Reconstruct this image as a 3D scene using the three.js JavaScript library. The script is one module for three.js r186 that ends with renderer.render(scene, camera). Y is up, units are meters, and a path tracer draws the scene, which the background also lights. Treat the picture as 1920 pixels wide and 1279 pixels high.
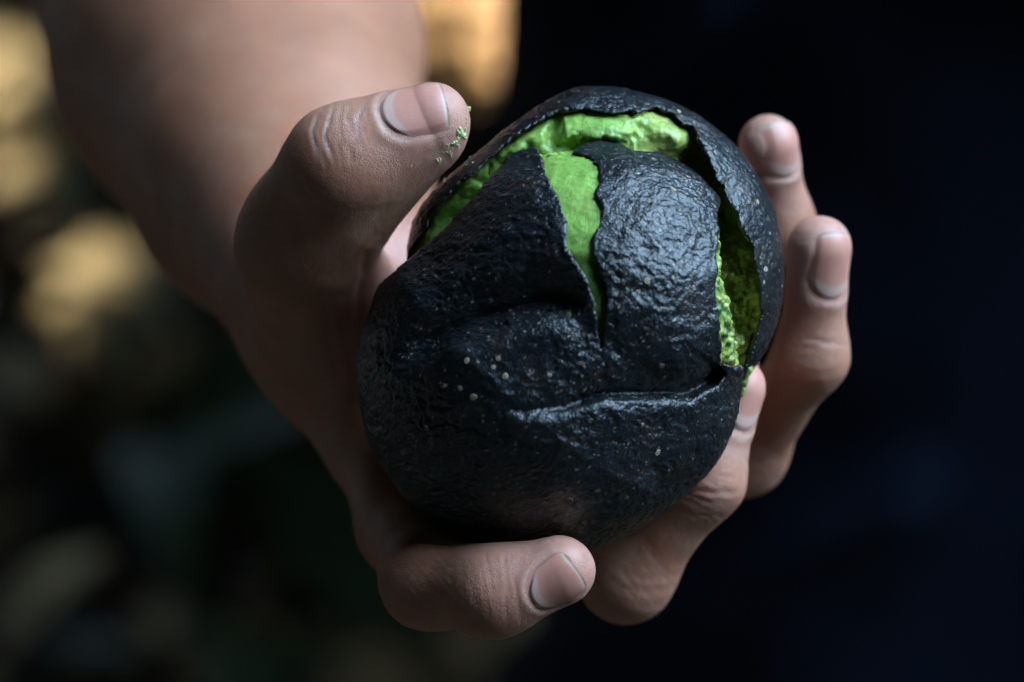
import * as THREE from 'three';
import { ImprovedNoise } from 'three/addons/math/ImprovedNoise.js';
import { mergeGeometries } from 'three/addons/utils/BufferGeometryUtils.js';

// ------------------------------------------------------------------ camera, sky, sun, exposure
const scene = new THREE.Scene();
const PITCH = THREE.MathUtils.degToRad(-40);          // looking down at the hand
const HAND = new THREE.Vector3(0, 1.15, 0);           // the point in the middle of the picture
const DIST = 1.0;                                     // metres from lens to that point
const MM = 0.11;                                      // millimetres per photograph pixel there
const camera = new THREE.PerspectiveCamera(2 * THREE.MathUtils.radToDeg(Math.atan(1279 * MM / 2000 / DIST)), 1920 / 1279, 0.05, 80);
camera.rotation.x = PITCH;
camera.position.set(0, 0, DIST).applyAxisAngle(new THREE.Vector3(1, 0, 0), PITCH).add(HAND);
camera.focus = 0.985;
camera.userData.fStop = 8.5;

const renderer = new THREE.WebGLRenderer({ antialias: true });
renderer.toneMapping = THREE.LinearToneMapping;
renderer.toneMappingExposure = 3.0;
renderer.shadowMap.enabled = true;

{ // an even, thinly clouded sky: three times as bright overhead as at the horizon
  const w = 64, h = 32, data = new Float32Array(w * h * 4);
  for (let j = 0; j < h; j++) {
    const s = Math.max(0, Math.sin(((j + 0.5) / h - 0.5) * Math.PI)), k = 5 * (1 + 2 * s) / 3;
    for (let i = 0; i < w; i++) data.set([0.63 * k, 0.95 * k, 1.3 * k, 1], (j * w + i) * 4);
  }
  const t = new THREE.DataTexture(data, w, h, THREE.RGBAFormat, THREE.FloatType);
  t.mapping = THREE.EquirectangularReflectionMapping; t.magFilter = THREE.LinearFilter; t.needsUpdate = true;
  scene.background = t; scene.environment = t;
}
const SUN = new THREE.Vector3(-0.42, 0.86, -0.12).normalize();
const sun = new THREE.DirectionalLight(new THREE.Color(1, 0.86, 0.66), 5);
sun.position.copy(SUN).multiplyScalar(8).add(HAND); sun.target.position.copy(HAND);
sun.castShadow = true; sun.shadow.mapSize.set(2048, 2048);
Object.assign(sun.shadow.camera, { left: -3, right: 3, top: 3, bottom: -3, near: 0.5, far: 20 });
scene.add(sun, sun.target);

// ------------------------------------------------------------------ helpers
let seed = 20240;
const rnd = () => { seed = (seed + 0x6d2b79f5) | 0; let t = Math.imul(seed ^ (seed >>> 15), 1 | seed); t = (t + Math.imul(t ^ (t >>> 7), 61 | t)) ^ t; return ((t ^ (t >>> 14)) >>> 0) / 4294967296; };
const IN = new ImprovedNoise();
const noise = (x, y, z) => IN.noise(x + 57.3, y + 91.7, z + 33.1);
const fbm = (x, y, z, o) => { let s = 0, a = 1, f = 1; for (let i = 0; i < o; i++) { s += a * noise(x * f, y * f, z * f); a *= 0.5; f *= 2.03; } return s; };
const clamp = (x, a, b) => x < a ? a : x > b ? b : x;
const lerp = (a, b, t) => a + (b - a) * t;
const sstep = (a, b, x) => { const t = clamp((x - a) / (b - a), 0, 1); return t * t * (3 - 2 * t); };
const smin = (a, b, k) => { const h = Math.max(k - Math.abs(a - b), 0) / k; return Math.min(a, b) - h * h * k * 0.25; };
const smax = (a, b, k) => -smin(-a, -b, k);
const { sqrt, abs, max, min, exp } = Math, hypot = (a, b, c = 0) => sqrt(a * a + b * b + c * c);
// photograph pixel at a depth z (mm towards the lens) -> millimetres in the hand's own axes, and back
const X = (px, z) => (px - 960) * MM * (1 - z / 1000), Y = (py, z) => (640 - py) * MM * (1 - z / 1000);
const P = (px, py, z) => [X(px, z), Y(py, z), z];
const toPx = (x, z) => 960 + x / (MM * (1 - z / 1000)), toPy = (y, z) => 640 - y / (MM * (1 - z / 1000));
const line2 = (pts, x, y) => { // distance from (x, y) to an open polyline, and how far along
  let best = 1e9, at = 0;
  for (let i = 0; i + 1 < pts.length; i++) {
    const ax = pts[i][0], ay = pts[i][1], bx = pts[i + 1][0] - ax, by = pts[i + 1][1] - ay;
    const t = clamp(((x - ax) * bx + (y - ay) * by) / (bx * bx + by * by), 0, 1), d = hypot(x - ax - bx * t, y - ay - by * t);
    if (d < best) { best = d; at = (i + t) / (pts.length - 1); line2.side = bx * (y - ay) - by * (x - ax); }
  }
  line2.at = at; return best;
};
const poly2 = (pts, x, y) => { // signed distance to a closed polygon, negative inside
  let d = 1e18, s = 1; const n = pts.length;
  for (let i = 0, j = n - 1; i < n; j = i++) {
    const ex = pts[j][0] - pts[i][0], ey = pts[j][1] - pts[i][1], wx = x - pts[i][0], wy = y - pts[i][1];
    const t = clamp((wx * ex + wy * ey) / (ex * ex + ey * ey), 0, 1), bx = wx - ex * t, by = wy - ey * t;
    d = min(d, bx * bx + by * by);
    const c1 = y >= pts[i][1], c2 = y < pts[j][1], c3 = ex * wy > ey * wx;
    if ((c1 && c2 && c3) || (!c1 && !c2 && !c3)) s = -s;
  }
  return s * sqrt(d);
};
const steps = (a, b, c, grow) => { // grid lines from a to b, cell c; grow(v) multiplies the cell
  const out = [a]; while (out[out.length - 1] < b) { const v = out[out.length - 1]; out.push(v + c * (grow ? grow(v) : 1)); } return Float64Array.from(out);
};
// surface nets over a grid; blocks far from the surface are skipped
function netMesh(f, xs, ys, zs, slack = 1.15) {
  const nx = xs.length, ny = ys.length, nz = zs.length, B = 8, val = new Float32Array(nx * ny * nz).fill(NaN), id = new Int32Array(nx * ny * nz).fill(-1);
  const at = (i, j, k) => (k * ny + j) * nx + i, cells = [], pos = [];
  for (let k0 = 0; k0 < nz - 1; k0 += B) for (let j0 = 0; j0 < ny - 1; j0 += B) for (let i0 = 0; i0 < nx - 1; i0 += B) {
    const i1 = min(i0 + B, nx - 1), j1 = min(j0 + B, ny - 1), k1 = min(k0 + B, nz - 1);
    const r = hypot(xs[i1] - xs[i0], ys[j1] - ys[j0], zs[k1] - zs[k0]) / 2;
    if (abs(f((xs[i0] + xs[i1]) / 2, (ys[j0] + ys[j1]) / 2, (zs[k0] + zs[k1]) / 2)) > r * slack + 0.3) continue;
    for (let k = k0; k <= k1; k++) for (let j = j0; j <= j1; j++) for (let i = i0; i <= i1; i++) { const a = at(i, j, k); if (val[a] !== val[a]) val[a] = f(xs[i], ys[j], zs[k]); }
    for (let k = k0; k < k1; k++) for (let j = j0; j < j1; j++) for (let i = i0; i < i1; i++) cells.push(i, j, k);
  }
  const C = [[0, 0, 0], [1, 0, 0], [0, 1, 0], [1, 1, 0], [0, 0, 1], [1, 0, 1], [0, 1, 1], [1, 1, 1]], E = [[0, 1], [2, 3], [4, 5], [6, 7], [0, 2], [1, 3], [4, 6], [5, 7], [0, 4], [1, 5], [2, 6], [3, 7]];
  const v = new Float64Array(8), idx = [];
  for (let c = 0; c < cells.length; c += 3) {
    const i = cells[c], j = cells[c + 1], k = cells[c + 2]; let m = 0;
    for (let q = 0; q < 8; q++) { v[q] = val[at(i + C[q][0], j + C[q][1], k + C[q][2])]; if (v[q] < 0) m |= 1 << q; }
    if (m === 0 || m === 255) continue;
    let x = 0, y = 0, z = 0, n = 0;
    for (const [a, b] of E) {
      if ((v[a] < 0) === (v[b] < 0)) continue;
      const t = v[a] / (v[a] - v[b]), A = C[a], Q = C[b];
      x += A[0] + (Q[0] - A[0]) * t; y += A[1] + (Q[1] - A[1]) * t; z += A[2] + (Q[2] - A[2]) * t; n++;
    }
    id[at(i, j, k)] = pos.length / 3;
    pos.push(lerp(xs[i], xs[i + 1], x / n), lerp(ys[j], ys[j + 1], y / n), lerp(zs[k], zs[k + 1], z / n));
  }
  const quad = (a, b, c, d, flip) => { if (a < 0 || b < 0 || c < 0 || d < 0) return; flip ? idx.push(a, c, b, a, d, c) : idx.push(a, b, c, a, c, d); };
  for (let c = 0; c < cells.length; c += 3) {
    const i = cells[c], j = cells[c + 1], k = cells[c + 2], s = val[at(i, j, k)] < 0;
    if (id[at(i, j, k)] < 0 || !i || !j || !k) continue;
    if (s !== (val[at(i + 1, j, k)] < 0)) quad(id[at(i, j - 1, k - 1)], id[at(i, j, k - 1)], id[at(i, j, k)], id[at(i, j - 1, k)], !s);
    if (s !== (val[at(i, j + 1, k)] < 0)) quad(id[at(i - 1, j, k - 1)], id[at(i - 1, j, k)], id[at(i, j, k)], id[at(i, j, k - 1)], !s);
    if (s !== (val[at(i, j, k + 1)] < 0)) quad(id[at(i - 1, j - 1, k)], id[at(i, j - 1, k)], id[at(i, j, k)], id[at(i - 1, j, k)], !s);
  }
  const p = Float32Array.from(pos), e = 0.05;
  for (let q = 0; q < p.length; q += 3) { // pull onto the surface
    const x = p[q], y = p[q + 1], z = p[q + 2], d = f(x, y, z);
    const gx = f(x + e, y, z) - d, gy = f(x, y + e, z) - d, gz = f(x, y, z + e) - d, g = (gx * gx + gy * gy + gz * gz) / (e * e);
    if (g > 0.2 && abs(d) < 0.6) { const s = d / g / e; p[q] -= gx * s; p[q + 1] -= gy * s; p[q + 2] -= gz * s; }
  }
  const g = new THREE.BufferGeometry();
  g.setAttribute('position', new THREE.BufferAttribute(p, 3)); g.setIndex(idx);
  return g;
}
// moves every vertex along its normal, then gives it a colour (both functions get millimetres and the smooth normal)
function finish(g, displace, colour) {
  g.computeVertexNormals();
  const p = g.attributes.position.array, n = g.attributes.normal.array, q = p.slice(), c = new Float32Array(p.length), o = [0, 0, 0];
  for (let i = 0; i < p.length; i += 3) {
    const d = displace(p[i], p[i + 1], p[i + 2], n[i], n[i + 1], n[i + 2]);
    for (let a = 0; a < 3; a++) q[i + a] += n[i + a] * d;
    colour(o, p[i], p[i + 1], p[i + 2], n[i], n[i + 1], n[i + 2]); c.set(o, i);
  }
  p.set(q); g.setAttribute('color', new THREE.BufferAttribute(c, 3)); g.computeVertexNormals();
  return g;
}
// box-mapped uv in millimetres along axes turned away from every other direction in the scene; vertices are split where the box's side changes
const BOX = new THREE.Matrix3().setFromMatrix4(new THREE.Matrix4().makeRotationFromEuler(new THREE.Euler(0.7, 0.5, 0.3))).elements;
function boxUv(g) {
  const p = g.attributes.position.array, n = g.attributes.normal.array, c = g.attributes.color?.array, ix = g.index.array, seen = new Map(), oi = [], op = [], on = [], oc = [], uv = [];
  const r = (a, b, k) => BOX[k] * a[b] + BOX[3 + k] * a[b + 1] + BOX[6 + k] * a[b + 2];
  for (let t = 0; t < ix.length; t += 3) {
    let m = 0, best = -1;
    for (let k = 0; k < 3; k++) { const s = abs(r(n, ix[t] * 3, k) + r(n, ix[t + 1] * 3, k) + r(n, ix[t + 2] * 3, k)); if (s > best) { best = s; m = k; } }
    for (let q = 0; q < 3; q++) {
      const v = ix[t + q], key = v * 3 + m; let o = seen.get(key);
      if (o === undefined) {
        o = op.length / 3; seen.set(key, o); const b = v * 3;
        op.push(p[b], p[b + 1], p[b + 2]); on.push(n[b], n[b + 1], n[b + 2]); if (c) oc.push(c[b], c[b + 1], c[b + 2]);
        uv.push(r(p, b, (m + 1) % 3), r(p, b, (m + 2) % 3));
      }
      oi.push(o);
    }
  }
  const out = new THREE.BufferGeometry(), f = (a, k) => new THREE.Float32BufferAttribute(a, k);
  out.setAttribute('position', f(op, 3)); out.setAttribute('normal', f(on, 3)); out.setAttribute('uv', f(uv, 2)); if (c) out.setAttribute('color', f(oc, 3)); out.setIndex(oi);
  return out;
}
// a repeating grey texture from a height function of (u, v) in 0..1; MMS: millimetres that it covers
function heightTexture(size, mms, fn) {
  const d = new Uint8Array(size * size * 4);
  for (let j = 0; j < size; j++) for (let i = 0; i < size; i++) { const h = clamp(fn(i / size, j / size) * 255, 0, 255); d.set([h, h, h, 255], (j * size + i) * 4); }
  const t = new THREE.DataTexture(d, size, size); t.wrapS = t.wrapT = THREE.RepeatWrapping; t.magFilter = THREE.LinearFilter; t.repeat.set(1 / mms, 1 / mms); t.needsUpdate = true;
  return t;
}
function cells(n, s) { // repeating cell pattern: returns f(u, v) -> [nearest, second nearest] in cell widths
  const pts = []; let sd = s; const r = () => { sd = (sd * 16807) % 2147483647; return sd / 2147483647; };
  for (let k = 0; k < n * n; k++) pts.push(r(), r());
  return (u, v) => {
    const x = u * n, y = v * n, cx = Math.floor(x), cy = Math.floor(y); let a = 9, b = 9;
    for (let j = -1; j <= 1; j++) for (let i = -1; i <= 1; i++) {
      const gx = cx + i, gy = cy + j, k = (((gy % n) + n) % n * n + ((gx % n) + n) % n) * 2, d = hypot(gx + pts[k] - x, gy + pts[k + 1] - y);
      if (d < a) { b = a; a = d; } else if (d < b) b = d;
    }
    return [a, b];
  };
}
const toMetres = (g, b) => { g.translate(-b[0], -b[1], -b[2]); g.scale(0.001, 0.001, 0.001); return g; };
// a group standing at BASE (mm in the hand's axes), turned as the hand is
function group(name, base) {
  const o = new THREE.Group(); o.name = name; o.rotation.x = PITCH;
  o.position.set(base[0], base[1], base[2]).multiplyScalar(0.001).applyAxisAngle(new THREE.Vector3(1, 0, 0), PITCH).add(HAND);
  scene.add(o); return o;
}
function part(name, geometry, material, parent) {
  const m = new THREE.Mesh(geometry, material); m.name = name; m.castShadow = m.receiveShadow = true; parent.add(m); return m;
}
const toHand = (v) => v.clone().sub(HAND).applyAxisAngle(new THREE.Vector3(1, 0, 0), -PITCH).multiplyScalar(1000);
const toWorld = (a) => new THREE.Vector3(a[0], a[1], a[2]).multiplyScalar(0.001).applyAxisAngle(new THREE.Vector3(1, 0, 0), PITCH).add(HAND);

// ------------------------------------------------------------------ ground, leaf litter, canopy
const soil = new THREE.MeshStandardMaterial({ roughness: 0.95, vertexColors: true });
{
  const g = new THREE.PlaneGeometry(16, 16, 200, 200).rotateX(-Math.PI / 2), p = g.attributes.position, c = new Float32Array(p.count * 3);
  for (let i = 0; i < p.count; i++) {
    const x = p.getX(i), z = p.getZ(i); p.setY(i, 0.03 * fbm(x * 0.9, 1, z * 0.9, 4));
    const k = 0.8 + 0.5 * fbm(x * 3, 5, z * 3, 3); c.set([0.018 * k, 0.012 * k, 0.006 * k], i * 3);
  }
  g.setAttribute('color', new THREE.BufferAttribute(c, 3)); g.computeVertexNormals();
  const m = part('ground', g, soil, scene);
  m.userData = { kind: 'structure', label: 'dark forest soil far below the hand', category: 'ground' };
}
function leafGeometry(len, wid, fold, n = 5) { // a folded blade with a pointed end
  const v = [], ix = [];
  for (let i = 0; i <= n; i++) {
    const t = i / n, w = wid * Math.pow(Math.sin(Math.PI * Math.pow(t, 0.8)), 0.8) * 0.5 + 0.0004, y = fold * 0.3 * len * Math.sin(t * 3);
    v.push(-w, y + w * fold, t * len - len / 2, 0, y, t * len - len / 2, w, y + w * fold, t * len - len / 2);
    if (i < n) { const a = i * 3; ix.push(a, a + 3, a + 4, a, a + 4, a + 1, a + 1, a + 4, a + 5, a + 1, a + 5, a + 2); }
  }
  const g = new THREE.BufferGeometry(); g.setAttribute('position', new THREE.Float32BufferAttribute(v, 3)); g.setIndex(ix); g.computeVertexNormals(); return g;
}
// where sunlight comes through the leaves: photograph pixel on the ground and radius in metres
const soilY = (x, z) => 0.03 * fbm(x * 0.9, 1, z * 0.9, 4);
const onGround = (px, py) => { const d = toWorld(P(px, py, 0)).sub(camera.position), c = new THREE.Vector3(); let y = 0; for (let i = 0; i < 6; i++) { c.copy(camera.position).addScaledVector(d, (y - camera.position.y) / d.y); y = soilY(c.x, c.z) + 0.016; } return c; };
const gaps = [[930, 128, 0.044], [880, 20, 0.018], [50, 215, 0.02], [60, 275, 0.016], [85, 440, 0.014], [235, 620, 0.022], [190, 670, 0.01]]
  .map(([a, b, r]) => [onGround(a, b), r]);
{
  // many leaves joined into one mesh: leaf shape, list of [matrix, colour]
  const scatter = (name, leaf, list, material) => {
    const p = leaf.attributes.position, n = p.count, ix = leaf.index.array, pos = new Float32Array(n * 3 * list.length), col = new Float32Array(pos.length), idx = new Uint32Array(ix.length * list.length), v = new THREE.Vector3();
    list.forEach(([m, c], k) => {
      for (let i = 0; i < n; i++) { v.fromBufferAttribute(p, i).applyMatrix4(m).toArray(pos, (k * n + i) * 3); col.set(c, (k * n + i) * 3); }
      for (let i = 0; i < ix.length; i++) idx[k * ix.length + i] = ix[i] + k * n;
    });
    const g = new THREE.BufferGeometry(); g.setAttribute('position', new THREE.BufferAttribute(pos, 3)); g.setAttribute('color', new THREE.BufferAttribute(col, 3)); g.setIndex(new THREE.BufferAttribute(idx, 1)); g.computeVertexNormals();
    return part(name, g, material, scene);
  };
  const dummy = new THREE.Object3D(), mid = onGround(700, 640), list = [], herbs = [];
  const leafMat = (roughness) => new THREE.MeshPhysicalMaterial({ vertexColors: true, roughness, specularIntensity: 0.15, side: THREE.DoubleSide });
  for (let i = 0; i < 5200; i++) {
    const r = 1.5 * Math.sqrt(rnd()), a = rnd() * 6.283, x = mid.x + r * Math.cos(a), z = mid.z + r * Math.sin(a);
    dummy.position.set(x, soilY(x, z) + 0.006 + 0.02 * rnd(), z);
    dummy.rotation.set((rnd() - 0.5) * 0.9, rnd() * 6.283, (rnd() - 0.5) * 0.9, 'YXZ'); dummy.scale.setScalar(0.5 + rnd() * 0.9); dummy.updateMatrix();
    const q = rnd(), k = 0.55 + 0.9 * rnd();
    list.push([dummy.matrix.clone(), (q < 0.42 ? [0.17, 0.108, 0.054] : q < 0.8 ? [0.03, 0.019, 0.008] : [0.33, 0.235, 0.135]).map((c) => c * k)]);
  }
  for (const [c, r] of gaps) for (let i = 0; i < 7; i++) { // paler dry leaves added at each gap, coloured to brighten its sun spot
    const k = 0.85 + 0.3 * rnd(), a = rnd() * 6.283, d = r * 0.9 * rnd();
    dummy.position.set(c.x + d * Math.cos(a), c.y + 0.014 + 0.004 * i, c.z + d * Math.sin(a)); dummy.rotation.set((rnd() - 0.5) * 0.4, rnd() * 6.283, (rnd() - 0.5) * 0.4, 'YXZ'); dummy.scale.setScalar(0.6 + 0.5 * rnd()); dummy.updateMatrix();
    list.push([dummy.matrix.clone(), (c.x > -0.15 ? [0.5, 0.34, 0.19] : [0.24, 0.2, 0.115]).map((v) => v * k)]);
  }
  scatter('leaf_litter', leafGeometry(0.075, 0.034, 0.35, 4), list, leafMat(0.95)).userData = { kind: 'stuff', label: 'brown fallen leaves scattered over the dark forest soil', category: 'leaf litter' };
  for (let i = 0; i < 9; i++) {
    const c = onGround(rnd() * 700, 800 + rnd() * 600), k = 0.7 + 0.6 * rnd();
    dummy.position.set(c.x, c.y + 0.01 + rnd() * 0.03, c.z); dummy.rotation.set((rnd() - 0.7) * 0.9, rnd() * 6.283, (rnd() - 0.5) * 0.7, 'YXZ'); dummy.scale.setScalar(0.5 + rnd() * 0.8); dummy.updateMatrix();
    herbs.push([dummy.matrix.clone(), [0.011 * k, 0.018 * k, 0.005 * k]]);
  }
  scatter('ground_cover', leafGeometry(0.13, 0.05, 0.3), herbs, leafMat(0.6)).userData = { kind: 'stuff', label: 'dark green ground cover growing low among the fallen leaves', category: 'plants' };

  // the unseen canopy overhead: leaves all round but for a clearing shaped to light the hand and the small gaps that let the sun through
  const OPEN = new THREE.Vector3(0.69, 0.665, -0.28).normalize(), leaves = [], q = new THREE.Vector3(), up = new THREE.Vector3(0, 1, 0), bend = new THREE.Quaternion(), spin = new THREE.Quaternion(), one = new THREE.Vector3();
  const clear = (pos) => { const d = pos.clone().sub(HAND).normalize(); return d.dot(OPEN) < 0.83; };
  const leafAt = (pos, n) => {
    if (pos.y < 0.1 || gaps.some(([c, r]) => { const w = pos.clone().sub(c), along = w.dot(SUN); return along > 0 && w.addScaledVector(SUN, -along).length() < r + 0.15; })) return;
    bend.setFromUnitVectors(up, n.clone().add(new THREE.Vector3(rnd() - 0.5, rnd() - 0.5, rnd() - 0.5).multiplyScalar(0.9)).normalize()); spin.setFromAxisAngle(up, rnd() * 6.283);
    const s = 0.75 + rnd() * 0.25, k = 0.7 + 0.6 * rnd(); leaves.push([new THREE.Matrix4().compose(pos, bend.clone().multiply(spin), one.set(s, s, s)), [0.02 * k, 0.036 * k, 0.012 * k]]);
  };
  for (let i = 0; i < 21000; i++) {
    const h = rnd() * 1.25 - 0.25, a = rnd() * 6.283, s = Math.sqrt(1 - h * h), R = 2.3 + rnd() * 1.1;
    q.set(s * Math.cos(a), h, s * Math.sin(a));
    const wob = 0.06 * noise(q.x * 3, q.y * 3, q.z * 3);
    if (Math.acos(clamp(q.dot(OPEN), -1, 1)) > 0.5 + wob) leafAt(q.clone().multiplyScalar(R).add(HAND), q.clone());
  }
  // small leaves added close round each gap, so that only a spot of sun passes
  for (const [c, r] of gaps) for (let i = 0; i < 420; i++) {
    const a = rnd() * 6.283, d = r + 0.045 + 0.2 * rnd(), h = 2.5 + rnd() * 0.35, sx = new THREE.Vector3(0, 0, 1).cross(SUN).normalize(), sy = SUN.clone().cross(sx), pos = c.clone().addScaledVector(SUN, h).addScaledVector(sx, d * Math.cos(a)).addScaledVector(sy, d * Math.sin(a));
    if (gaps.some(([e, t]) => { const w = pos.clone().sub(e); return w.addScaledVector(SUN, -w.dot(SUN)).length() < t + 0.035; })) continue;
    bend.setFromUnitVectors(up, SUN.clone().add(new THREE.Vector3(rnd() - 0.5, rnd() - 0.5, rnd() - 0.5).multiplyScalar(0.4)).normalize()); spin.setFromAxisAngle(up, rnd() * 6.283);
    leaves.push([new THREE.Matrix4().compose(pos, bend.clone().multiply(spin), one.set(0.3, 0.3, 0.3)), [0.02, 0.036, 0.012]]);
  }
  // unseen lower leaf clusters, added to keep the forest floor in shade
  for (let i = 0; i < 2600; i++) {
    q.set(rnd() * 2 - 1, rnd() * 2 - 1, rnd() * 2 - 1); if (q.length() > 1) continue;
    const pos = new THREE.Vector3(0.8 + 0.6 * q.x, 1.2 + 0.7 * q.y, -1.35 + 0.65 * q.z); if (clear(pos)) leafAt(pos, up);
  }
  for (let i = 0; i < 1500; i++) { const pos = new THREE.Vector3(-0.2 + 1.2 * (rnd() * 2 - 1), 1.95 + 0.3 * (rnd() * 2 - 1), -1.4 + 0.9 * (rnd() * 2 - 1)); if (clear(pos)) leafAt(pos, up); }
  // and unseen leaves added to block stray sun from the hand
  for (let i = 0; i < 500; i++) { const a = rnd() * 6.283, d = 0.75 * Math.sqrt(rnd()); leafAt(HAND.clone().addScaledVector(SUN, 2.1 + 0.4 * rnd()).add(new THREE.Vector3(d * Math.cos(a), 0, d * Math.sin(a))), SUN); }
  scatter('forest_canopy', leafGeometry(0.3, 0.2, 0.25, 2), leaves, leafMat(0.6)).userData = { kind: 'stuff', label: 'dense dark leaves of the unseen forest canopy, some added to shape the light on hand and floor', category: 'foliage' };
}

// ------------------------------------------------------------------ the person: arm, hand, nails, clothes
const J = (px, py, z, r) => [...P(px, py, z), r];
const bone = (x, y, z, a, b, w = 0) => { // tapered capsule; w < 0 narrows the shaft
  const bx = b[0] - a[0], by = b[1] - a[1], bz = b[2] - a[2], px = x - a[0], py = y - a[1], pz = z - a[2];
  const h = clamp((px * bx + py * by + pz * bz) / (bx * bx + by * by + bz * bz), 0, 1);
  return hypot(px - bx * h, py - by * h, pz - bz * h) - (a[3] + (b[3] - a[3]) * h) * (1 + w * 4 * h * (1 - h));
};
const thumb = [J(574, 452, -15, 13.4), J(642, 308, 3, 11.3), J(807, 230, 5, 8.2)];
const fingers = {
  index: [J(1010, 450, -70, 12.5), J(1330, 540, -76, 9), J(1462, 420, -52, 6.7), J(1441, 271, -42, 6.4)],
  middle: [J(1060, 620, -72, 12.5), J(1392, 845, -58, 9), J(1521, 668, -34, 7), J(1536, 466, -26, 6.9)],
  ring: [J(980, 800, -60, 12), J(1174, 1078, -30, 9.2), J(1324, 902, -19, 7.1), J(1374, 730, -19, 7)],
  pinky: [J(766, 985, -28, 10.6), J(806, 1088, 6, 9.2), J(925, 1110, 19, 8.3), J(1049, 1071, 21, 7.2)],
};
thumb.waist = 0.09; fingers.pinky.waist = 0;
const wristJ = J(585, 530, -66, 21);
const armJ = [wristJ, J(525, 322, -132, 34), J(443, 95, -200, 44.5), J(335, -260, -300, 51), J(290, -420, -345, 45)];
const NAIL = {}; // filled below: frames for the nail beds
const dist = (x, y, z, c, r) => hypot(x - c[0], y - c[1], z - c[2]) - r;
function fingerD(j, x, y, z, k = 6) {
  let d = bone(x, y, z, j[0], j[1], j.waist ?? -0.05);
  for (let i = 1; i + 1 < j.length; i++) d = smin(d, bone(x, y, z, j[i], j[i + 1], j.waist ?? -0.035), k);
  return d;
}
const pulpThumb = [J(646, 375, -6, 12), J(790, 262, 1, 8)];
const palmBones = [
  [J(625, 600, -50, 17.5), J(574, 452, -15, 13.2)], [J(655, 640, -58, 17), J(724, 805, -50, 12.6)], [J(724, 805, -50, 12.6), J(766, 985, -28, 10.6)],
  [J(640, 570, -66, 18), J(1010, 450, -70, 12.5)], [J(640, 600, -66, 18), J(1060, 620, -72, 12.5)], [J(650, 640, -64, 18), J(980, 800, -60, 12)], [J(690, 700, -60, 16), J(880, 930, -48, 11)],
];
const ball = (joints) => { // a sphere round a chain of joints
  const c = [0, 1, 2].map((k) => (min(...joints.map((j) => j[k])) + max(...joints.map((j) => j[k]))) / 2);
  return [...c, max(...joints.map((j) => hypot(j[0] - c[0], j[1] - c[1], j[2] - c[2]) + j[3]))];
};
const balls = Object.values(fingers).map((j) => [ball(j), j]), thumbBall = ball([...thumb, ...pulpThumb]), armBalls = armJ.slice(1).map((b, i) => [ball([armJ[i], b]), armJ[i], b]), palmBalls = palmBones.map(([a, b]) => [ball([a, b]), a, b]);
const far = (b, x, y, z) => hypot(x - b[0], y - b[1], z - b[2]) - b[3];
function bodyD(x, y, z) {
  let d = 1e9, f = 1e9;
  for (let i = 0; i < armBalls.length; i++) { const s = armBalls[i]; if (far(s[0], x, y, z) < d + 10) d = smin(d, bone(x, y, z, s[1], s[2]), 10); }
  for (let i = 0; i < palmBalls.length; i++) { const s = palmBalls[i]; if (far(s[0], x, y, z) < d + 9) d = smin(d, bone(x, y, z, s[1], s[2]), 9); }
  if (far(thumbBall, x, y, z) < d + 7) d = smin(d, smin(fingerD(thumb, x, y, z, 5), bone(x, y, z, pulpThumb[0], pulpThumb[1]), 4), 7);
  for (let i = 0; i < balls.length; i++) { const s = balls[i]; if (far(s[0], x, y, z) < min(d + 4, f)) f = min(f, fingerD(s[1], x, y, z)); }
  return smin(d, f, 4);
}
// nails: middle of the nail (pixel, depth), direction to its free edge, outward direction, length and width in mm
const V3 = (a) => new THREE.Vector3(...a);
const nailSpecs = {
  thumb: { at: P(777, 216, 8), t: [0.955, 0.27, 0.05], n: [-0.1, 0.36, 0.92], len: 13.4, wid: 13.2 },
  index: { at: P(1472, 284, -39), t: [-0.1, 0.99, 0.08], n: [0.78, 0.08, 0.62], len: 12, wid: 10 },
  middle: { at: P(1556, 503, -24), t: [0.03, 0.995, 0.05], n: [0.45, 0, 0.89], len: 14.4, wid: 11.2 },
  ring: { at: P(1400, 742, -15), t: [0.2, 0.97, -0.02], n: [0.5, 0, 0.87], len: 16, wid: 11 },
  pinky: { at: P(1037, 1099, 26), t: [0.84, 0.54, 0.05], n: [0.2, -0.4, 0.9], len: 11, wid: 10.2 },
};
for (const [k, s] of Object.entries(nailSpecs)) {
  const t = V3(s.t).normalize(), n = V3(s.n); n.addScaledVector(t, -n.dot(t)).normalize();
  NAIL[k] = { ...s, t: t.toArray(), n: n.toArray(), b: t.clone().cross(n).toArray() };
}
// place in a nail's own frame: along (-1 root .. 1 free edge), across (-1 .. 1), height above
const inNail = (f, x, y, z, o) => {
  const dx = x - f.at[0], dy = y - f.at[1], dz = z - f.at[2];
  o[0] = (dx * f.t[0] + dy * f.t[1] + dz * f.t[2]) / (f.len / 2); o[1] = (dx * f.b[0] + dy * f.b[1] + dz * f.b[2]) / (f.wid / 2); o[2] = dx * f.n[0] + dy * f.n[1] + dz * f.n[2];
};
const nailRim = (u, v) => u < 0 ? Math.pow(Math.pow(abs(u), 2.6) + Math.pow(abs(v), 2.6), 1 / 2.6) : Math.pow(Math.pow(abs(u), 5) + Math.pow(abs(v), 5), 0.2);
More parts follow.
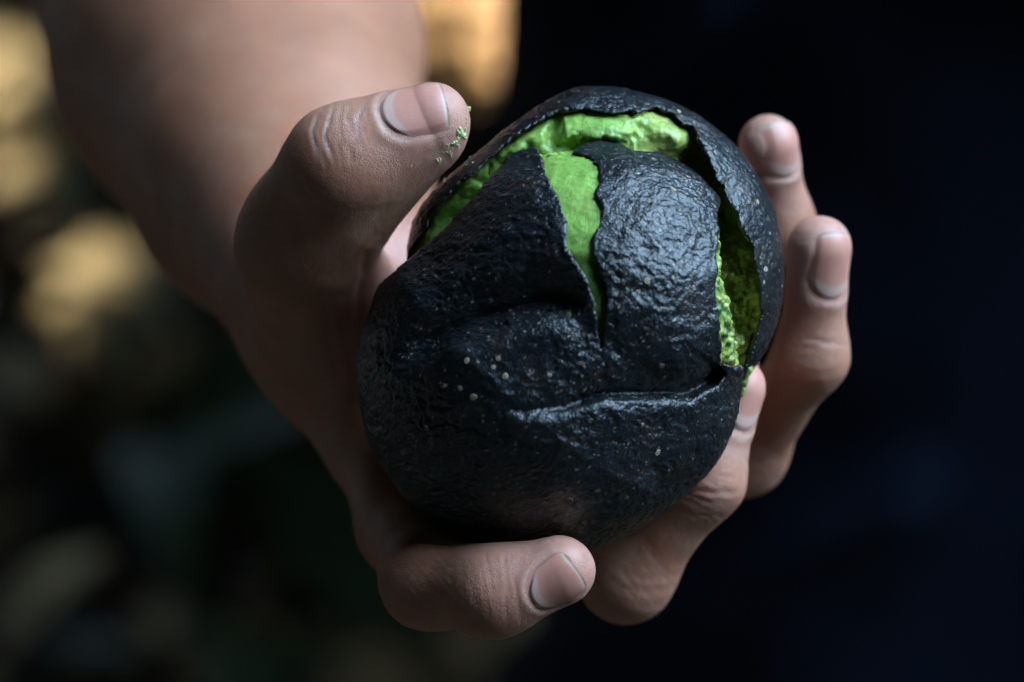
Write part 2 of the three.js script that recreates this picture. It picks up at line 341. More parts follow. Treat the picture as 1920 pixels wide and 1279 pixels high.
// creases: polyline in pixels, allowed depth range (mm), depth of the groove, width in pixels, paleness of dry skin in it
const creases = [
  [[[628, 192], [612, 240], [610, 262], [622, 300]], -5, 40, 0.34, 3.4, 0.75],
  [[[594, 212], [585, 250], [598, 300]], -5, 40, 0.26, 3.4, 0.55],
  [[[640, 190], [634, 230], [640, 275]], -5, 40, 0.14, 4, 0.2], [[[682, 192], [670, 222], [668, 265]], -5, 40, 0.2, 3.2, 0.5], [[[655, 190], [650, 225], [655, 262]], -5, 40, 0.12, 3.5, 0.12], [[[690, 200], [682, 240]], -5, 40, 0.1, 3, 0.15],
  [[[560, 300], [566, 330], [580, 352]], -10, 40, 0.12, 6, 0.1],
  [[[735, 372], [700, 440], [640, 510], [590, 530]], -60, 40, 0.2, 9, 0], [[[712, 425], [660, 480], [625, 500]], -60, 40, 0.15, 7, 0], [[[640, 540], [650, 620], [665, 700], [668, 780]], -60, 0, 0.35, 9, 0.1], [[[690, 460], [672, 560], [670, 640]], -70, 0, 0.5, 8, 0], [[[715, 450], [735, 500]], -80, 0, 0.35, 7, 0], [[[612, 545], [622, 640], [640, 720]], -60, 0, 0.25, 9, 0.1], [[[640, 850], [670, 800]], -60, 0, 0.3, 9, 0.1],
  [[[1262, 925], [1310, 922], [1360, 926], [1392, 920]], -30, 10, 0.35, 5, 0], [[[1250, 912], [1300, 935], [1372, 950]], -30, 10, 0.22, 5, 0.12], [[[1230, 950], [1300, 968], [1370, 968]], -30, 10, 0.14, 4, 0.1], [[[1330, 890], [1380, 898]], -30, 10, 0.14, 4, 0.05],
  [[[1140, 1060], [1200, 1085], [1290, 1080]], -40, 10, 0.15, 6, 0.05], [[[1150, 1100], [1200, 1110], [1270, 1105]], -40, 10, 0.15, 6, 0.05], [[[1170, 1130], [1210, 1140], [1250, 1135]], -40, 10, 0.12, 5, 0.05], [[[1120, 1030], [1180, 1050], [1250, 1040]], -40, 10, 0.08, 6, 0],
  [[[1490, 700], [1540, 705], [1585, 690]], -45, 0, 0.2, 6, 0], [[[1510, 655], [1550, 645], [1575, 640]], -45, 0, 0.12, 5, 0.1], [[[1420, 840], [1450, 838], [1495, 815]], -60, 0, 0.2, 6, 0.05], [[[1410, 870], [1440, 868], [1470, 850]], -60, 0, 0.2, 6, 0.05], [[[1405, 895], [1430, 890]], -60, 0, 0.15, 6, 0],
  [[[845, 1075], [850, 1130]], 0, 40, 0.12, 5, 0.03], [[[870, 1060], [862, 1110]], 0, 40, 0.1, 5, 0.03], [[[772, 1045], [800, 1020], [850, 1028]], -20, 40, 0.4, 10, 0],
];
// fine folds across the joints: middle, direction of the finger (degrees, in the picture), half width, reach along the finger, count, depth range in mm
for (const [cx, cy, deg, half, reach, n, z0, z1] of [[640, 262, 15, 62, 52, 13, -8, 40], [560, 370, 50, 60, 50, 8, -20, 40], [1316, 930, 60, 62, 46, 11, -40, 10], [1205, 1085, 40, 70, 60, 10, -50, 10], [1530, 680, 78, 58, 44, 9, -60, 0], [1440, 850, 48, 60, 45, 8, -75, 0], [1480, 410, 80, 40, 36, 6, -75, 0], [925, 1110, 8, 70, 46, 9, 0, 45], [800, 1085, 40, 70, 50, 8, -20, 30]]) for (let i = 0; i < n; i++) {
  const a = deg * Math.PI / 180, t = ((i + 0.5 + (rnd() - 0.5) * 0.8) / n * 2 - 1) * reach, w = half * (0.35 + 0.5 * rnd()), o = (rnd() - 0.5) * half * 0.9, bow = (rnd() - 0.3) * 12;
  const at = (s, b) => [cx + Math.cos(a) * (t + b) + Math.sin(a) * (o + s), cy - Math.sin(a) * (t + b) + Math.cos(a) * (o + s)];
  creases.push([[at(-w, 0), at(-w * 0.3, bow * 0.8), at(w * 0.35, bow), at(w, bow * 0.3)], z0, z1, 0.07 + 0.1 * rnd(), 3 + rnd() * 1.2, rnd() < 0.4 ? 0.22 * rnd() : 0]);
}
{
  for (const c of creases) { c.box = [min(...c[0].map((p) => p[0])) - 30, min(...c[0].map((p) => p[1])) - 30, max(...c[0].map((p) => p[0])) + 30, max(...c[0].map((p) => p[1])) + 30]; }
}
const NF = Object.values(NAIL), nuv = [0, 0, 0];
let pale = 0, bed = 0;
function skinDisplace(x, y, z, nx, ny, nz) {
  let d = 0.22 * noise(x * 0.09, y * 0.09, z * 0.09) + (z > -90 ? 0.05 * fbm(x * 0.7, y * 0.7, z * 0.7, 2) : 0);
  if (z > -95 && nz > -0.15) {
    const px = toPx(x, z), py = toPy(y, z), wob = 3 * noise(x * 0.5, y * 0.5, 3);
    for (const c of creases) {
      if (z < c[1] || z > c[2] || px < c.box[0] || px > c.box[2] || py < c.box[1] || py > c.box[3]) continue;
      const q = line2(c[0], px + wob, py + wob), e = sstep(0, 0.18, line2.at) * sstep(1, 0.82, line2.at), w = c[4];
      if (q < w * 4) d += 0.5 * c[3] * e * (-exp(-q * q / (w * w)) + 0.2 * exp(-(q - 2 * w) * (q - 2 * w) / (w * w)));
    }
    for (const f of NF) { // bed and folds round the nail
      inNail(f, x, y, z, nuv);
      if (abs(nuv[0]) > 1.5 || abs(nuv[1]) > 1.5 || abs(nuv[2]) > 7) continue;
      const r = nailRim(nuv[0], nuv[1]);
      d += -0.4 * sstep(1.08, 0.93, r) + (nuv[0] < 0.75 ? 0.16 * exp(-(r - 1.2) * (r - 1.2) / 0.02) : 0);
    }
  }
  return d;
}
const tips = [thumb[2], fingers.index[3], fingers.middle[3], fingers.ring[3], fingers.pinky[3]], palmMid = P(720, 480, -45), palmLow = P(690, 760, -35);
const knuckles = [thumb[1], ...Object.values(fingers).flatMap((f) => [f[1], f[2]])];
function skinColour(o, x, y, z, nx, ny, nz) {
  const m = 1 + 0.10 * fbm(x * 0.06, y * 0.06, z * 0.06, 3) + (z > -95 ? 0.09 * noise(x * 0.5, y * 0.5, z * 0.5) + 0.08 * noise(x * 1.6, y * 1.6, z * 1.6) : 0.05 * noise(x * 0.3, y * 0.3, z * 0.3)), blush = 0.5 + (z > -95 ? 0.5 : 0.15) * fbm(x * 0.1 + 9, y * 0.1, z * 0.1, 2);
  let r = 0.46 * m, g = (0.225 - 0.07 * blush) * m, b = (0.14 - 0.06 * blush) * m, pink = 0;
  for (const t of knuckles) pink = max(pink, 0.4 * exp(-Math.pow(hypot(x - t[0], y - t[1], z - t[2]) / 13, 2)));
  for (const t of tips) pink = max(pink, exp(-Math.pow(hypot(x - t[0], y - t[1], z - t[2]) / 15, 2)));
  pink = max(pink, 1.1 * exp(-Math.pow(hypot(x - palmMid[0], y - palmMid[1], z - palmMid[2]) / 24, 2)), 0.5 * exp(-Math.pow(hypot(x - palmLow[0], y - palmLow[1], z - palmLow[2]) / 20, 2)));  // palm is paler skin, raised further to make up for blocked light
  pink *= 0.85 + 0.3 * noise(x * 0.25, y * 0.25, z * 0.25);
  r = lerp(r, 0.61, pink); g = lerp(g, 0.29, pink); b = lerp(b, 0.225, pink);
  if (z > -95 && nz > -0.15) {
    const px = toPx(x, z), py = toPy(y, z), wob = 3 * noise(x * 0.5, y * 0.5, 3);
    for (const c of creases) {
      if (!c[5] || z < c[1] || z > c[2] || px < c.box[0] || px > c.box[2] || py < c.box[1] || py > c.box[3]) continue;
      const q = line2(c[0], px + wob, py + wob), k = c[5] * sstep(0, 0.18, line2.at) * sstep(1, 0.82, line2.at) * exp(-q * q / (c[4] * c[4] * 0.8)) * (0.7 + 0.5 * noise(x * 2, y * 2, z * 2));
      r = lerp(r, 0.66, k); g = lerp(g, 0.56, k); b = lerp(b, 0.52, k);
    }
    for (const f of NF) {
      inNail(f, x, y, z, nuv); if (abs(nuv[0]) > 1.5 || abs(nuv[1]) > 1.5 || abs(nuv[2]) > 7) continue;
      const q = nailRim(nuv[0], nuv[1]), dry = exp(-Math.pow((q - 1.1) / 0.05, 2)) * (nuv[0] < -0.3 ? 0.5 : 0.12) * (0.6 + 0.8 * noise(x * 1.5, y * 1.5, z * 1.5));
      r = lerp(r, 0.62, dry); g = lerp(g, 0.5, dry); b = lerp(b, 0.44, dry);
      const dirt = 0.7 * exp(-Math.pow((q - 1.0) / 0.035, 2)) * (0.6 + 0.6 * noise(x * 0.9, y * 0.9, z * 0.9)); r = lerp(r, 0.16, dirt); g = lerp(g, 0.08, dirt); b = lerp(b, 0.04, dirt);
    }
  }
  o[0] = r; o[1] = g; o[2] = b;
}
const skinCells = cells(64, 7), skinCells2 = cells(28, 11);
const skinBump = heightTexture(1024, 18, (u, v) => { const a = skinCells(u, v), b = skinCells2(u, v); const k = 0.55 + 0.25 * Math.sin(6.283 * (u + v)) + 0.2 * Math.sin(6.283 * (2 * u - v) + 1); return 0.5 + k * (0.5 * min(1, (a[1] - a[0]) * 2.2) + 0.5 * min(1, (b[1] - b[0]) * 3) - 0.6); });
const skin = new THREE.MeshPhysicalMaterial({ vertexColors: true, roughness: 0.46, ior: 1.45, bumpMap: skinBump, bumpScale: 0.00009, sheen: 0.15, sheenRoughness: 0.6, sheenColor: new THREE.Color(0.9, 0.5, 0.4) });
const personBase = P(1500, 1500, -60);
const person = group('person', personBase);
person.userData = { label: 'person in dark navy clothes holding the split avocado in one cupped hand', category: 'person' };
{
  const lo = [X(0, -345) - 40, Y(1240, 20), -110], g = netMesh(bodyD,
    steps(-150, 85, 0.45, (v) => v < -62 ? 3 : 1), steps(-68, 190, 0.45, (v) => v > 58 ? 4 : 1), steps(-395, 40, 0.45, (v) => v < -90 ? 4 : 1));
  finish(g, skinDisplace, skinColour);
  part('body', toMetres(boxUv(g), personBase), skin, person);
}
{ // nails laid on the fingers
  const nailMat = new THREE.MeshPhysicalMaterial({ vertexColors: true, roughness: 0.46, clearcoat: 0.12, clearcoatRoughness: 0.35, bumpMap: heightTexture(256, 1, (u, v) => 0.5 + 0.25 * noise(u * 26, v * 1.2, 2) + 0.2 * noise(u * 60, v * 3, 9)), bumpScale: 0.00003 });
  for (const [name, f] of Object.entries(NAIL)) {
    const NU = 44, NV = 40, pos = [], col = [], uv = [], ix = [];
    for (let i = 0; i <= NU; i++) for (let j = 0; j <= NV; j++) {
      const a = i / NU * 2 - 1, b = j / NV * 2 - 1;
      const u = a < 0 ? a * Math.pow(max(0.001, 1 - 0.55 * Math.pow(abs(b), 2.4)), 1) : a * (1 + 0.05 - 0.1 * b * b), v = b * (a < 0 ? Math.pow(1 - 0.25 * Math.pow(abs(a), 3), 1) : 1 - 0.12 * Math.pow(a, 4));
      const rim = max(abs(a), abs(b));
      const s = [0, 1, 2].map((k) => f.at[k] + f.t[k] * u * f.len / 2 + f.b[k] * v * f.wid / 2 + f.n[k] * 9);
      let h = 0; // march down to the finger
      for (let q = 0; q < 24; q++) { const d = bodyD(s[0] - f.n[0] * h, s[1] - f.n[1] * h, s[2] - f.n[2] * h); h += d * 0.9; if (abs(d) < 0.01 || h > 16) break; }
      h = min(h, 9 + 0.55 * f.wid * v * v + 1.2);
      const lift = 0.1 - 0.55 * sstep(0.75, 1, abs(b)) - 0.55 * (a < 0 ? sstep(0.8, 1, -a) : 0) + (a > 0 ? 0.16 * sstep(0.5, 1, a) : 0);
      pos.push(...s.map((c, k) => c - f.n[k] * (h - lift)));
      const lun = sstep(-0.48 + 0.22 * b * b, -0.6 + 0.22 * b * b, a), edge = sstep(0.90, 0.95, a + 0.05 * b * b), m = 1 + 0.06 * noise(u * 4, v * 14, 1), red = 0.5 + 0.5 * noise(u * 2 + f.at[0], v * 2, 4);
      const c = [lerp(0.65, 0.58, red * 0.5), lerp(0.29, 0.21, red * 0.6), lerp(0.21, 0.15, red * 0.6)].map((q, k) => lerp(lerp(q, [0.64, 0.48, 0.42][k], lun * 0.5), [0.56, 0.44, 0.34][k], edge * 0.6) * m);
      const dirt = a > 0.97 ? 0.55 : 1; col.push(...c.map((q) => q * dirt)); uv.push(j / NV, i / NU);
    }
    for (let i = 0; i < NU; i++) for (let j = 0; j < NV; j++) { const q = i * (NV + 1) + j; ix.push(q, q + 1, q + NV + 2, q, q + NV + 2, q + NV + 1); }
    const g = new THREE.BufferGeometry(); g.setAttribute('position', new THREE.Float32BufferAttribute(pos, 3)); g.setAttribute('color', new THREE.Float32BufferAttribute(col, 3)); g.setAttribute('uv', new THREE.Float32BufferAttribute(uv, 2)); g.setIndex(ix); g.computeVertexNormals();
    // an underside, so that the nail is a plate and not a sheet
    const under = g.clone(), up = under.attributes.position; for (let i = 0; i < up.count; i++) up.setXYZ(i, up.getX(i) - f.n[0] * 0.35, up.getY(i) - f.n[1] * 0.35, up.getZ(i) - f.n[2] * 0.35);
    const ui = under.index.array; for (let i = 0; i < ui.length; i += 3) { const t = ui[i]; ui[i] = ui[i + 1]; ui[i + 1] = t; } under.computeVertexNormals();
    part('fingernail', toMetres(mergeGeometries([g, under]), personBase), nailMat, person);
  }
}
{ // dark navy shirt and trousers, filling the right of the picture behind the hand
  const cloth = new THREE.MeshPhysicalMaterial({ color: new THREE.Color(0.003, 0.0065, 0.017), roughness: 0.9, specularIntensity: 0.3, sheen: 0.3, sheenRoughness: 0.5, sheenColor: new THREE.Color(0.02, 0.05, 0.14), bumpMap: heightTexture(256, 8, (u, v) => 0.5 + 0.25 * Math.sin(u * 6.283 * 16) + 0.25 * Math.sin(v * 6.283 * 16)), bumpScale: 0.0002 });
  const torso = toHand(new THREE.Vector3(0.21, 1.1, -0.6)).toArray(), folds = [[[1000, 250], [1200, 105], [1360, -20]], [[1000, 1260], [1250, 1130], [1450, 1010], [1700, 900]]];
  // world up and forward in the hand's axes
  const up = new THREE.Vector3(0, 1, 0).applyAxisAngle(new THREE.Vector3(1, 0, 0), -PITCH).toArray(), fw = new THREE.Vector3(0, 0, 1).applyAxisAngle(new THREE.Vector3(1, 0, 0), -PITCH).toArray();
  const elbow = armJ[4], shoulder = toHand(new THREE.Vector3(0.08, 1.4, -0.6)).toArray();
  const fold = (x, y, z) => { const px = toPx(x, z), py = toPy(y, z); let d = 10 * noise(x * 0.012, y * 0.012, z * 0.012) + 3 * noise(x * 0.04, y * 0.015, z * 0.02); for (const f of folds) { const q = line2(f, px, py); d += 22 * exp(-q * q / 2200); } return d; };
  const shirtD = (x, y, z) => {
    const dx = x - torso[0], dy = y - torso[1], dz = z - torso[2], h = dy * up[1] + dz * up[2] + dx * up[0], f = dx * fw[0] + dy * fw[1] + dz * fw[2];
    const k = hypot(dx / 1.0, f / 0.72), rx = 205 - 22 * sstep(150, 420, h);
    let d = (k - rx) * 0.75; d = smax(d, h - 330, 60); d = max(d, -h - 170);
    const s = bone(x, y, z, [...elbow.slice(0, 3), 55], [...shoulder, 78]);
    return smin(d, s, 30);
  };
  const legD = (x, y, z) => {
    const dx = x - torso[0], dy = y - torso[1], dz = z - torso[2], h = dy * up[1] + dz * up[2], f = dy * fw[1] + dz * fw[2];
    let d = 1e9; for (const s of [-1, 1]) { const lx = dx - s * 92, r = 105 + 0.06 * (h + 600); d = smin(d, (hypot(lx, f * 1.05) - clamp(r, 62, 125)), 25); }
    d = smax(d, h + 140, 20); return max(d, -h - 1165);
  };
  const bb = 620;
  const sg = netMesh(shirtD, steps(-330, 560, 7), steps(-420, 720, 7), steps(-960, -40, 7), 1.5);
  finish(sg, fold, (o) => o.fill(1)); part('shirt', toMetres(boxUv(sg), personBase), cloth, person);
  const tg = netMesh(legD, steps(-40, 640, 9), steps(-1250, 300, 9), steps(-1450, 20, 9), 1.5);
  finish(tg, fold, (o) => o.fill(1)); part('trousers', toMetres(boxUv(tg), personBase), cloth, person);
}

// ------------------------------------------------------------------ the avocado
const SA = [...P(1012, 702, -1), 37.6], SB = [...P(1128, 565, 3), 32.6], SC = [...P(1172, 745, 0), 23.2], SD = [...P(1042, 522, 1), 27.6];
const fold1 = [[735, 705], [770, 672], [820, 632], [900, 596], [1000, 570], [1105, 560]], fold2 = [[985, 772], [1060, 762], [1130, 737], [1210, 736], [1290, 736], [1335, 708], [1352, 688]];
const EB = P(1116, 506, -11), ER = [358 * MM, 347 * MM, 33], dentN = [-0.62, 0.78], dent0 = P(886, 296, -8);
const frontPoly = [[985, 272], [1010, 283], [1017, 300], [1020, 322], [1030, 345], [1042, 362], [1052, 385], [1056, 400], [1063, 430], [1060, 462], [1075, 490], [1095, 518], [1110, 548], [1116, 580], [1119, 610], [1126, 655], [1130, 655], [1133, 600], [1139, 570], [1136, 540], [1125, 508], [1110, 472], [1112, 445], [1123, 420], [1130, 392], [1116, 368], [1126, 340], [1121, 312], [1105, 294], [1074, 289], [1085, 276], [1112, 267], [1150, 265], [1190, 283], [1220, 288], [1245, 286], [1262, 277], [1292, 275], [1312, 290], [1337, 322], [1347, 380], [1345, 450], [1340, 520], [1345, 580], [1350, 640], [1352, 680], [1372, 688], [1392, 690], [1385, 730], [1386, 780], [1392, 800], [1400, 830], [1420, 1120], [560, 1120], [560, 600], [690, 560], [745, 508], [790, 470], [830, 432], [900, 360], [950, 300]];
const fleshPoly = [[990, 292], [1030, 296], [1075, 292], [1110, 286], [1190, 300], [1300, 300], [1326, 345], [1337, 390], [1345, 450], [1346, 520], [1360, 560], [1368, 610], [1376, 660], [1382, 685], [1378, 730], [1370, 780], [1380, 830], [1400, 1100], [570, 1100], [570, 610], [700, 570], [760, 515], [850, 432], [940, 330]];
const openPoly = [[802, 420], [812, 398], [834, 374], [858, 350], [888, 326], [926, 290], [964, 258], [1000, 232], [1025, 220], [1050, 211], [1100, 204], [1125, 210], [1150, 212], [1175, 208], [1200, 211], [1230, 203], [1262, 213], [1280, 232], [1300, 240], [1312, 265], [1330, 300], [1346, 340], [1357, 352], [1362, 375], [1382, 400], [1392, 430], [1411, 460], [1416, 500], [1412, 560], [1432, 590], [1402, 620], [1386, 642], [1380, 700], [1300, 900], [900, 900], [780, 600], [790, 450]];
const crevice = [[1300, 258], [1335, 320], [1352, 400], [1375, 470], [1392, 540], [1395, 590]];
const PEEL = 1.05;
const hullD = (x, y, z) => {
  let d = smin(bone(x, y, z, SA, SB), bone(x, y, z, SC, SC.map((v, i) => i === 0 ? v + 0.01 : v)), 3);
  d = smin(d, dist(x, y, z, SD, SD[3]), 5);
  if (z > -5 && abs(d) < 8) { // folds of the squeezed peel
    const px = toPx(x, z), py = toPy(y, z); let q = line2(fold1, px, py), e = sstep(0, 0.5, line2.at) * sstep(1, 0.9, line2.at), s = line2.side > 0;
    d += 4.1 * e * exp(-q * q / (s ? 700 : 3000)) + 1.3 * e * exp(-q * q / 160) - (s ? 0.7 * e * exp(-(q - 50) * (q - 50) / 1600) : 0);
    q = line2(fold2, px, py); e = sstep(0, 0.3, line2.at) * sstep(1, 0.93, line2.at); s = line2.side > 0;
    d += (1.0 + 2.2 * e) * (0.6 * exp(-q * q / 110) + 0.5 * exp(-q * q / (s ? 300 : 2200))) - (s ? 0.15 * e * exp(-(q - 42) * (q - 42) / 1500) : 0);
  }
  return d;
};
const backD = (x, y, z) => {
  const a = (x - EB[0]) / ER[0], b = (y - EB[1]) / ER[1], c = (z - EB[2]) / ER[2], k = sqrt(a * a + b * b + c * c) + 1e-9;
  const d = (k - 1) * k / (sqrt(a * a / ER[0] ** 2 + b * b / ER[1] ** 2 + c * c / ER[2] ** 2) + 1e-9);
  return smax(clamp(d, -40, 60), (x - dent0[0]) * dentN[0] + (y - dent0[1]) * dentN[1], 4);
};
const ragged = (x, y, z, s = 1) => s * (0.35 * noise(x * 0.45, y * 0.45, z * 0.2) + 0.22 * noise(x * 1.1, y * 1.1, z * 0.5));
const frontPeelD = (x, y, z) => {
  const h = hullD(x, y, z), s = max(abs(h + PEEL / 2) - PEEL / 2, -z - 24); if (s > 2.5) return s;
  const m = poly2(frontPoly, toPx(x, z), toPy(y, z)) * MM + ragged(x, y, z);
  return max(abs(h + PEEL / 2) - PEEL / 2, m, -z - 24);
};
const backPeelD = (x, y, z) => {
  const h = backD(x, y, z), s = abs(h + PEEL / 2) - PEEL / 2; if (s > 2.5) return s;
  const m = poly2(openPoly, toPx(x, z), toPy(y, z)) * MM + ragged(x, y, z, 1.2);
  return max(abs(h + PEEL / 2) - PEEL / 2, z > -12 ? -m : -max(m, -12 - z), hullD(x, y, z) < 0 ? -hullD(x, y, z) * (z > -16 ? 1 : 0) : -1);
};
const frontFleshD = (x, y, z) => {
  const h = hullD(x, y, z) + PEEL + 0.4; if (max(h, -14 - y) > 2.5) return max(h, -14 - y);
  const px = toPx(x, z), py = toPy(y, z), m = poly2(fleshPoly, px, py) * MM + ragged(x, y, z, 2.2);
  let d = smax(h, m, 0.8);
  // the upper half of the wedge of flesh bulges through the split, then steps down
  d -= 0.8 * sstep(500, 470, py) * sstep(1000, 1040, px) * sstep(1160, 1120, px) * (z > 0 ? 1 : 0);
  return max(d, -z - 8, -14 - y);
};
const chunk = (x, y, z) => 2.4 * noise(x * 0.11, y * 0.13, 4.2) + 2.2 * abs(noise(x * 0.17, y * 0.21, 1.7)) + 0.25 * noise(x * 0.7, y * 0.7, z * 0.7);
const backFleshD = (x, y, z) => {
  const h = backD(x, y, z) + PEEL + 0.5; if (max(h, -14 - z) > 2.5) return max(h, -14 - z);
  const px = toPx(x, z), py = toPy(y, z), c = line2(crevice, px, py), w = 34 + 10 * noise(x * 0.2, y * 0.2, 6);
  const right = sstep(1250, 1325, px + 40 * noise(x * 0.16, y * 0.16, 8)), low = sstep(380, 520, py);
  const cut = 4.4 + 2.2 * sstep(330, 230, py) - right * (12 - 9.5 * low) - 0.04 * low * max(0, px - 1345) + low * right * (3.2 * noise(x * 0.33, y * 0.3, 9) + 1.6 * noise(x * 0.9, y * 0.8, z * 0.8)) + chunk(x, y, z) - 5 * sstep(900, 800, px)
    - 3.2 * exp(-Math.pow((px - 1036 + 0.2 * (py - 250)) / 15, 2)) * sstep(300, 240, py) + 1.7 * sstep(1054, 1064, px) * sstep(1186, 1170, px + 12 * noise(x * 0.5, y * 0.5, 3)) * sstep(268, 256, py + 8 * noise(x * 0.6, y * 0.3, 5)) - 1.6 * sstep(1186, 1200, px + 14 * noise(x * 0.4, y * 0.4, 1));
  return max(smax(h, (z - cut) * 0.7, 1), -14 - z);
};
const avoBase = P(1000, 1020, -10);
const avocado = group('avocado', avoBase);
avocado.userData = { label: 'ripe black-skinned avocado split open over bright green flesh, held in the palm', category: 'avocado' };
const peelRelief = (x, y, z) => {
  const a = noise(x * 0.3, y * 0.36, z * 0.3), b = noise(x * 0.4 + 0.6 * a, y * 0.54, z * 0.42 + a), c = noise(x * 0.8 + b, y * 1.1 + a, z * 0.9), rough = 0.75 + 0.5 * noise(x * 0.06, y * 0.06, z * 0.06);
  return 0.5 * noise(x * 0.13, y * 0.15, z * 0.13) + 1.25 * rough * (0.26 * a + 0.5 * (0.4 - abs(b)) + 0.32 * (0.3 - abs(c)) + 0.045 * noise(x * 2.6, y * 2.6, z * 2.6));
};
const peelColour = (hull) => (o, x, y, z) => {
  const h = hull(x, y, z), k = 1 + 0.35 * fbm(x * 0.2, y * 0.2, z * 0.2, 3), br = sstep(0.12, 0.5, noise(x * 0.15, y * 0.15, z * 0.15) + 0.3 * noise(x * 0.7, y * 0.7, z * 0.7));
  let r = 0.0095 * k, g = 0.0118 * k, b = 0.0135 * k;
  r += 0.0075 * br; g += 0.002 * br; // brown mottling scattered over the black
  const sp = noise(x * 1.9, y * 1.9, z * 1.9); // pale corky specks
  if (sp > 0.565) { const q = sstep(0.565, 0.64, sp); r = lerp(r, 0.3, q); g = lerp(g, 0.235, q); b = lerp(b, 0.15, q); }
  const px = toPx(x, z), py = toPy(y, z), scuff = exp(-Math.pow((px - 1072) / 40, 2) - Math.pow((py - 940) / 24, 2)) * sstep(-0.25, 0.35, noise(x * 0.8, y * 0.8, z * 0.8)); // the corky scar low on the front
  r = lerp(r, 0.15, scuff * 0.8); g = lerp(g, 0.125, scuff * 0.8); b = lerp(b, 0.095, scuff * 0.8);
  // below the black outer layer (only seen on torn edges and from inside) the peel is a lighter brown where it is torn, and brownish green on its inner side
  const depth = -h, torn = sstep(0.35, 0.7, depth), inside = sstep(0.9, 1.05, depth), patch = 0.5 + 0.5 * noise(x * 0.5, y * 0.5, z * 0.5);
  r = lerp(r, lerp(0.12, 0.19, patch), torn); g = lerp(g, lerp(0.06, 0.09, patch), torn); b = lerp(b, 0.04, torn);
  r = lerp(r, 0.09, inside * patch); g = lerp(g, 0.12, inside * patch); b = lerp(b, 0.03, inside * patch);
  o[0] = r; o[1] = g; o[2] = b;
};
const pebbles = cells(40, 5), pebbles2 = cells(90, 13);
const peelBump = heightTexture(1024, 30, (u, v) => { const a = pebbles(u, v), b = pebbles2(u, v); return 0.65 * min(1, (a[1] - a[0]) * 1.8) + 0.35 * min(1, (b[1] - b[0]) * 2); });
const peel = new THREE.MeshPhysicalMaterial({ vertexColors: true, roughness: 0.3, ior: 1.55, bumpMap: peelBump, bumpScale: 0.00008 });
const fleshBump = heightTexture(512, 9, (u, v) => 0.5 + 0.3 * noise(u * 22, v * 8, 3) + 0.25 * noise(u * 40, v * 30, 6));
const flesh = new THREE.MeshPhysicalMaterial({ vertexColors: true, roughness: 0.44, ior: 1.45, bumpMap: fleshBump, bumpScale: 0.00012, clearcoat: 0.2, clearcoatRoughness: 0.25 });
